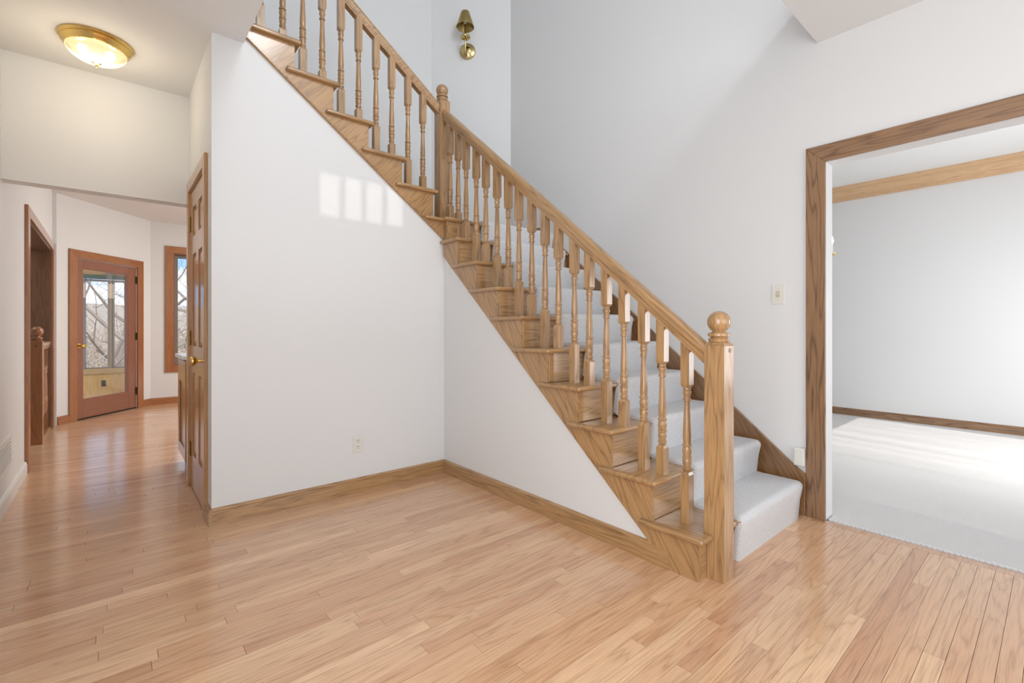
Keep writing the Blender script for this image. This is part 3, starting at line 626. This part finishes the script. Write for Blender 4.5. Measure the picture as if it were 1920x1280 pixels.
# ---- glass door in the angled wall
gd = setting('door_2'); gd.matrix_world = MA
MB().prism([(.135, 0), (.232, 0), (.232, 1.925), (.135, 2.02)], 'y', -.02, 0).build('casing', HALLZ, gd, bevel=.003)
MB().prism([(1.238, 0), (1.138, 0), (1.138, 1.925), (1.238, 2.02)], 'y', -.02, 0).build('casing', HALLZ, gd, bevel=.003)
MB().prism([(.135, 2.02), (.232, 1.925), (1.138, 1.925), (1.238, 2.02)], 'y', -.02, 0).build('casing', HALLX, gd, bevel=.003)
mb = MB(); mb.box(.238, .325, .005, .05, .015, 1.92); mb.box(1.0, 1.132, .005, .05, .015, 1.92); mb.build('door_stile', REDZ, gd, bevel=.003)
mb = MB(); mb.box(.325, 1.0, .005, .05, 1.815, 1.92); mb.box(.325, 1.0, .005, .05, .015, .235); mb.build('door_rail', REDX, gd, bevel=.003)
BOX(.325, 1.0, .024, .030, .235, 1.815).build('glass_pane', GLASS, gd)
mb = MB().frame(.325, 1.0, .235, 1.815, .012, .010, .020); mb.build('glazing_bead', REDX, gd)
MB().lathe([(.030, 0), (.030, .004), (.012, .008), (.010, .03), (.020, .036), (.029, .048), (.029, .058), (.020, .068), (.004, .07)], (.280, .005, .886), 18, MX).build('door_knob', BRASS, gd, smooth=True)
for z in (.235, .985, 1.75): BOX(1.118, 1.142, -.010, .004, z-.05, z+.05).build('hinge', DARKM, gd, bevel=.002)
BOX(.235, 1.135, .0, .14, 0, .014).build('threshold', DARKM, gd)
# ---- window on the back wall
wb = setting('window_1', (0, 8.428, 0))
MB().frame(.605, 1.62, .45, 2.285, .10, -.02, 0).build('casing', HALLZ, wb, bevel=.003)
mb = MB().frame(.705, 1.52, .55, 2.185, .014, 0, .12); mb.build('jamb_liner', REDX, wb)
MB().frame(.719, 1.506, .564, 2.171, .045, .06, .10).build('sash', TAUPE, wb, bevel=.003)
BOX(.764, 1.461, .078, .083, .609, 2.126).build('glass_pane', GLASS, wb)

# ================================================================== OUTDOORS (porch, trees, hillside)
po_ = thing('porch', 'enclosed pine-panelled porch seen through the glass door', 'porch', (-.3, 10.4, -.05))
for i in range(16):
    x = -1.62+i*.14; BOX(x, x+.1372, 0, .02, -.55, .38).build('pine_board', PINE, po_, bevel=.003)
BOX(-1.7, .50, -.03, .06, .38, .47).build('sill', PINEX, po_, bevel=.004)
BOX(.19, .245, -.006, -.0005, .17, .27).build('outlet_cover', SLOT, po_, bevel=.002)
for nm_, x0, x1 in (('window_stile', -.05, .0), ('window_mullion', .27, .36), ('window_stile', .485, .515)):
    BOX(x0, x1, -.01, .06, .47, 1.95).build(nm_, TAUPE, po_, bevel=.004)
BOX(.31, .32, -.02, -.0105, .47, 1.95).build('mullion_bead', PINEX, po_)
BOX(-1.7, .5, .0, .05, .471, .49).build('window_rail', TAUPE, po_); BOX(-1.7, .5, .0, .05, 1.92, 1.95).build('window_rail', TAUPE, po_)
BOX(-1.7, .62, -.05, .05, 1.96, 2.02).build('green_beam', GREENB, po_); BOX(-1.7, .9, -.03, .05, 2.02, 2.5).build('header_board', PINEX, po_)
BOX(.255, .33, -.10, -.052, 1.96, 2.5).build('post_end', TAUPE, po_)
for i in range(24):
    z = -.55+i*.128; MB().add([(.500,-.9,z),(.515,-.9,z+.127),(.515,-.01,z+.127),(.500,-.01,z),(.56,-.9,z),(.56,-.9,z+.127),(.56,-.01,z+.127),(.56,-.01,z)], [(0,1,2,3),(4,5,6,7),(0,1,5,4),(3,2,6,7),(0,3,7,4),(1,2,6,5)]).build('siding_board', SIDE, po_)
BOX(-1.7, .5, -1.5, .0, -.62, -.56).build('porch_floor', PINEX, po_); BOX(-1.7, .7, -1.0, .3, 2.5, 2.54).build('porch_ceiling', PINEX, po_)
# hillside
def hill():
    v = []; f = []; n = 40
    rr = random.Random(5)
    for i in range(n+1):
        for j in range(n+1):
            x = -30+60*i/n; y = 13+47*j/n; v.append((x, y, -2.2+ (y-13)*.118 + rr.uniform(-.12, .12)))
    for i in range(n):
        for j in range(n): a = i*(n+1)+j; f.append((a, a+n+1, a+n+2, a+1))
    return MB().add(v, f)
struct(hill().build('trim_hillside', BRUSH, smooth=True, auto=3)); bpy.data.objects['trim_hillside'].name = 'ground'
def tree(x, y, z, h, seed, label, r0=.16):
    rr = random.Random(seed); mb = MB()
    def br(p, d, ln, r, dep):
        pts = [p]; q = Vector(p); dd = Vector(d)
        for i in range(4):
            dd = (dd + Vector((rr.uniform(-.22, .22), rr.uniform(-.22, .22), rr.uniform(-.12, .2)))).normalized(); q = q+dd*ln/4; pts.append(q.copy())
        mb.tube(pts, [r*(1-.16*i) for i in range(5)], 5 if dep < 2 else 3)
        if dep < 5:
            for i in range(4 if dep == 0 else 3):
                b = pts[rr.choice([2, 3, 4, 4] if dep else [1, 2, 3, 4])]; nd = (dd*.5 + Vector((rr.uniform(-1, 1), rr.uniform(-1, 1), rr.uniform(-.25, .7)))).normalized()
                br(b, nd, ln*rr.uniform(.55, .8), max(r*.46, .004), dep+1)
    br(Vector((0, 0, 0)), Vector((.05, 0, 1)), h*.5, r0, 0)
    t = thing('bare_tree', label, 'tree', (x, y, z)); mb.build('trunk_and_branches', BARK, t, smooth=True); return t
tree(-3.4, 15.5, -2.1, 6.5, 3, 'thick bare winter tree nearest behind the porch windows', .17)
tree(-.4, 17.0, -2.0, 6.2, 9, 'bare forked tree behind the porch mullion', .13)
tree(2.6, 16.5, -2.0, 6.5, 21, 'bare winter tree outside the hall window', .13)
tree(-6.0, 22, -1.6, 7, 33, 'distant bare tree to the left on the hillside', .15)
tree(.2, 24, -1.5, 7.5, 41, 'distant slender bare tree straight down the hall', .14)
def brush():
    rr = random.Random(2); mb = MB()
    for i in range(1800):
        y = rr.uniform(16, 34); x = rr.uniform(-.35*y-3, .35*y-1); z = -2.2+(y-13)*.118
        h = rr.uniform(.6, 2.0); mb.tube([(x, y, z), (x+rr.uniform(-.4, .4), y, z+h*.6), (x+rr.uniform(-.8, .8), y, z+h)], [.03, .02, .006], 3)
    return mb
o = brush().build('undergrowth', BRUSH); tag(o, 'grey brown leafless undergrowth covering the hillside', 'brush', kind='stuff')

# ---- chandelier peeking past the casing of the next room
ch = thing('chandelier', 'brass candle chandelier mostly hidden behind the wide doorway casing', 'chandelier', (4.8, 1.637, 1.70))
MB().lathe([(.004, -.14), (.02, -.12), (.012, -.09), (.035, -.05), (.045, 0), (.03, .05), (.012, .08), (.02, .12), (.01, .2), (.006, .24)], (0, 0, 0), 16).build('column', BRASS, ch, smooth=True)
MB().tube([(0, 0, .24), (0, 0, 1.12)], .005, 6).build('chain', BRASS, ch); MB().lathe([(.06, 1.16), (.06, 1.14), (.03, 1.12), (.008, 1.11)], (0, 0, 0), 16).build('canopy', BRASS, ch, smooth=True)
mcb, ntz, bz = newmat('lit_candle_bulb'); bz.inputs['Emission Color'].default_value = (1, .9, .7, 1); bz.inputs['Emission Strength'].default_value = 9
for i in range(5):
    q = -math.pi/2 + i*2*math.pi/5; u = Vector((math.cos(q), math.sin(q), 0))
    ar = MB().tube([u*.03+Vector((0,0,-.02)), u*.14+Vector((0,0,-.10)), u*.27+Vector((0,0,-.06)), u*.335+Vector((0,0,.03))], .006, 6).build('arm', BRASS, ch, smooth=True)
    MB().lathe([(.006, .03), (.034, .048), (.035, .053), (.010, .052)], u*.335, 14).build('drip_pan', BRASS, ar, smooth=True)
    MB().lathe([(.010, .053), (.010, .135), (.003, .136)], u*.335, 12).build('candle_sleeve', WHITEP, ar, smooth=True)
    MB().lathe([(.005, .136), (.0135, .155), (.014, .165), (.007, .19), (.001, .207)], u*.335, 10).build('bulb', mcb, ar, smooth=True)
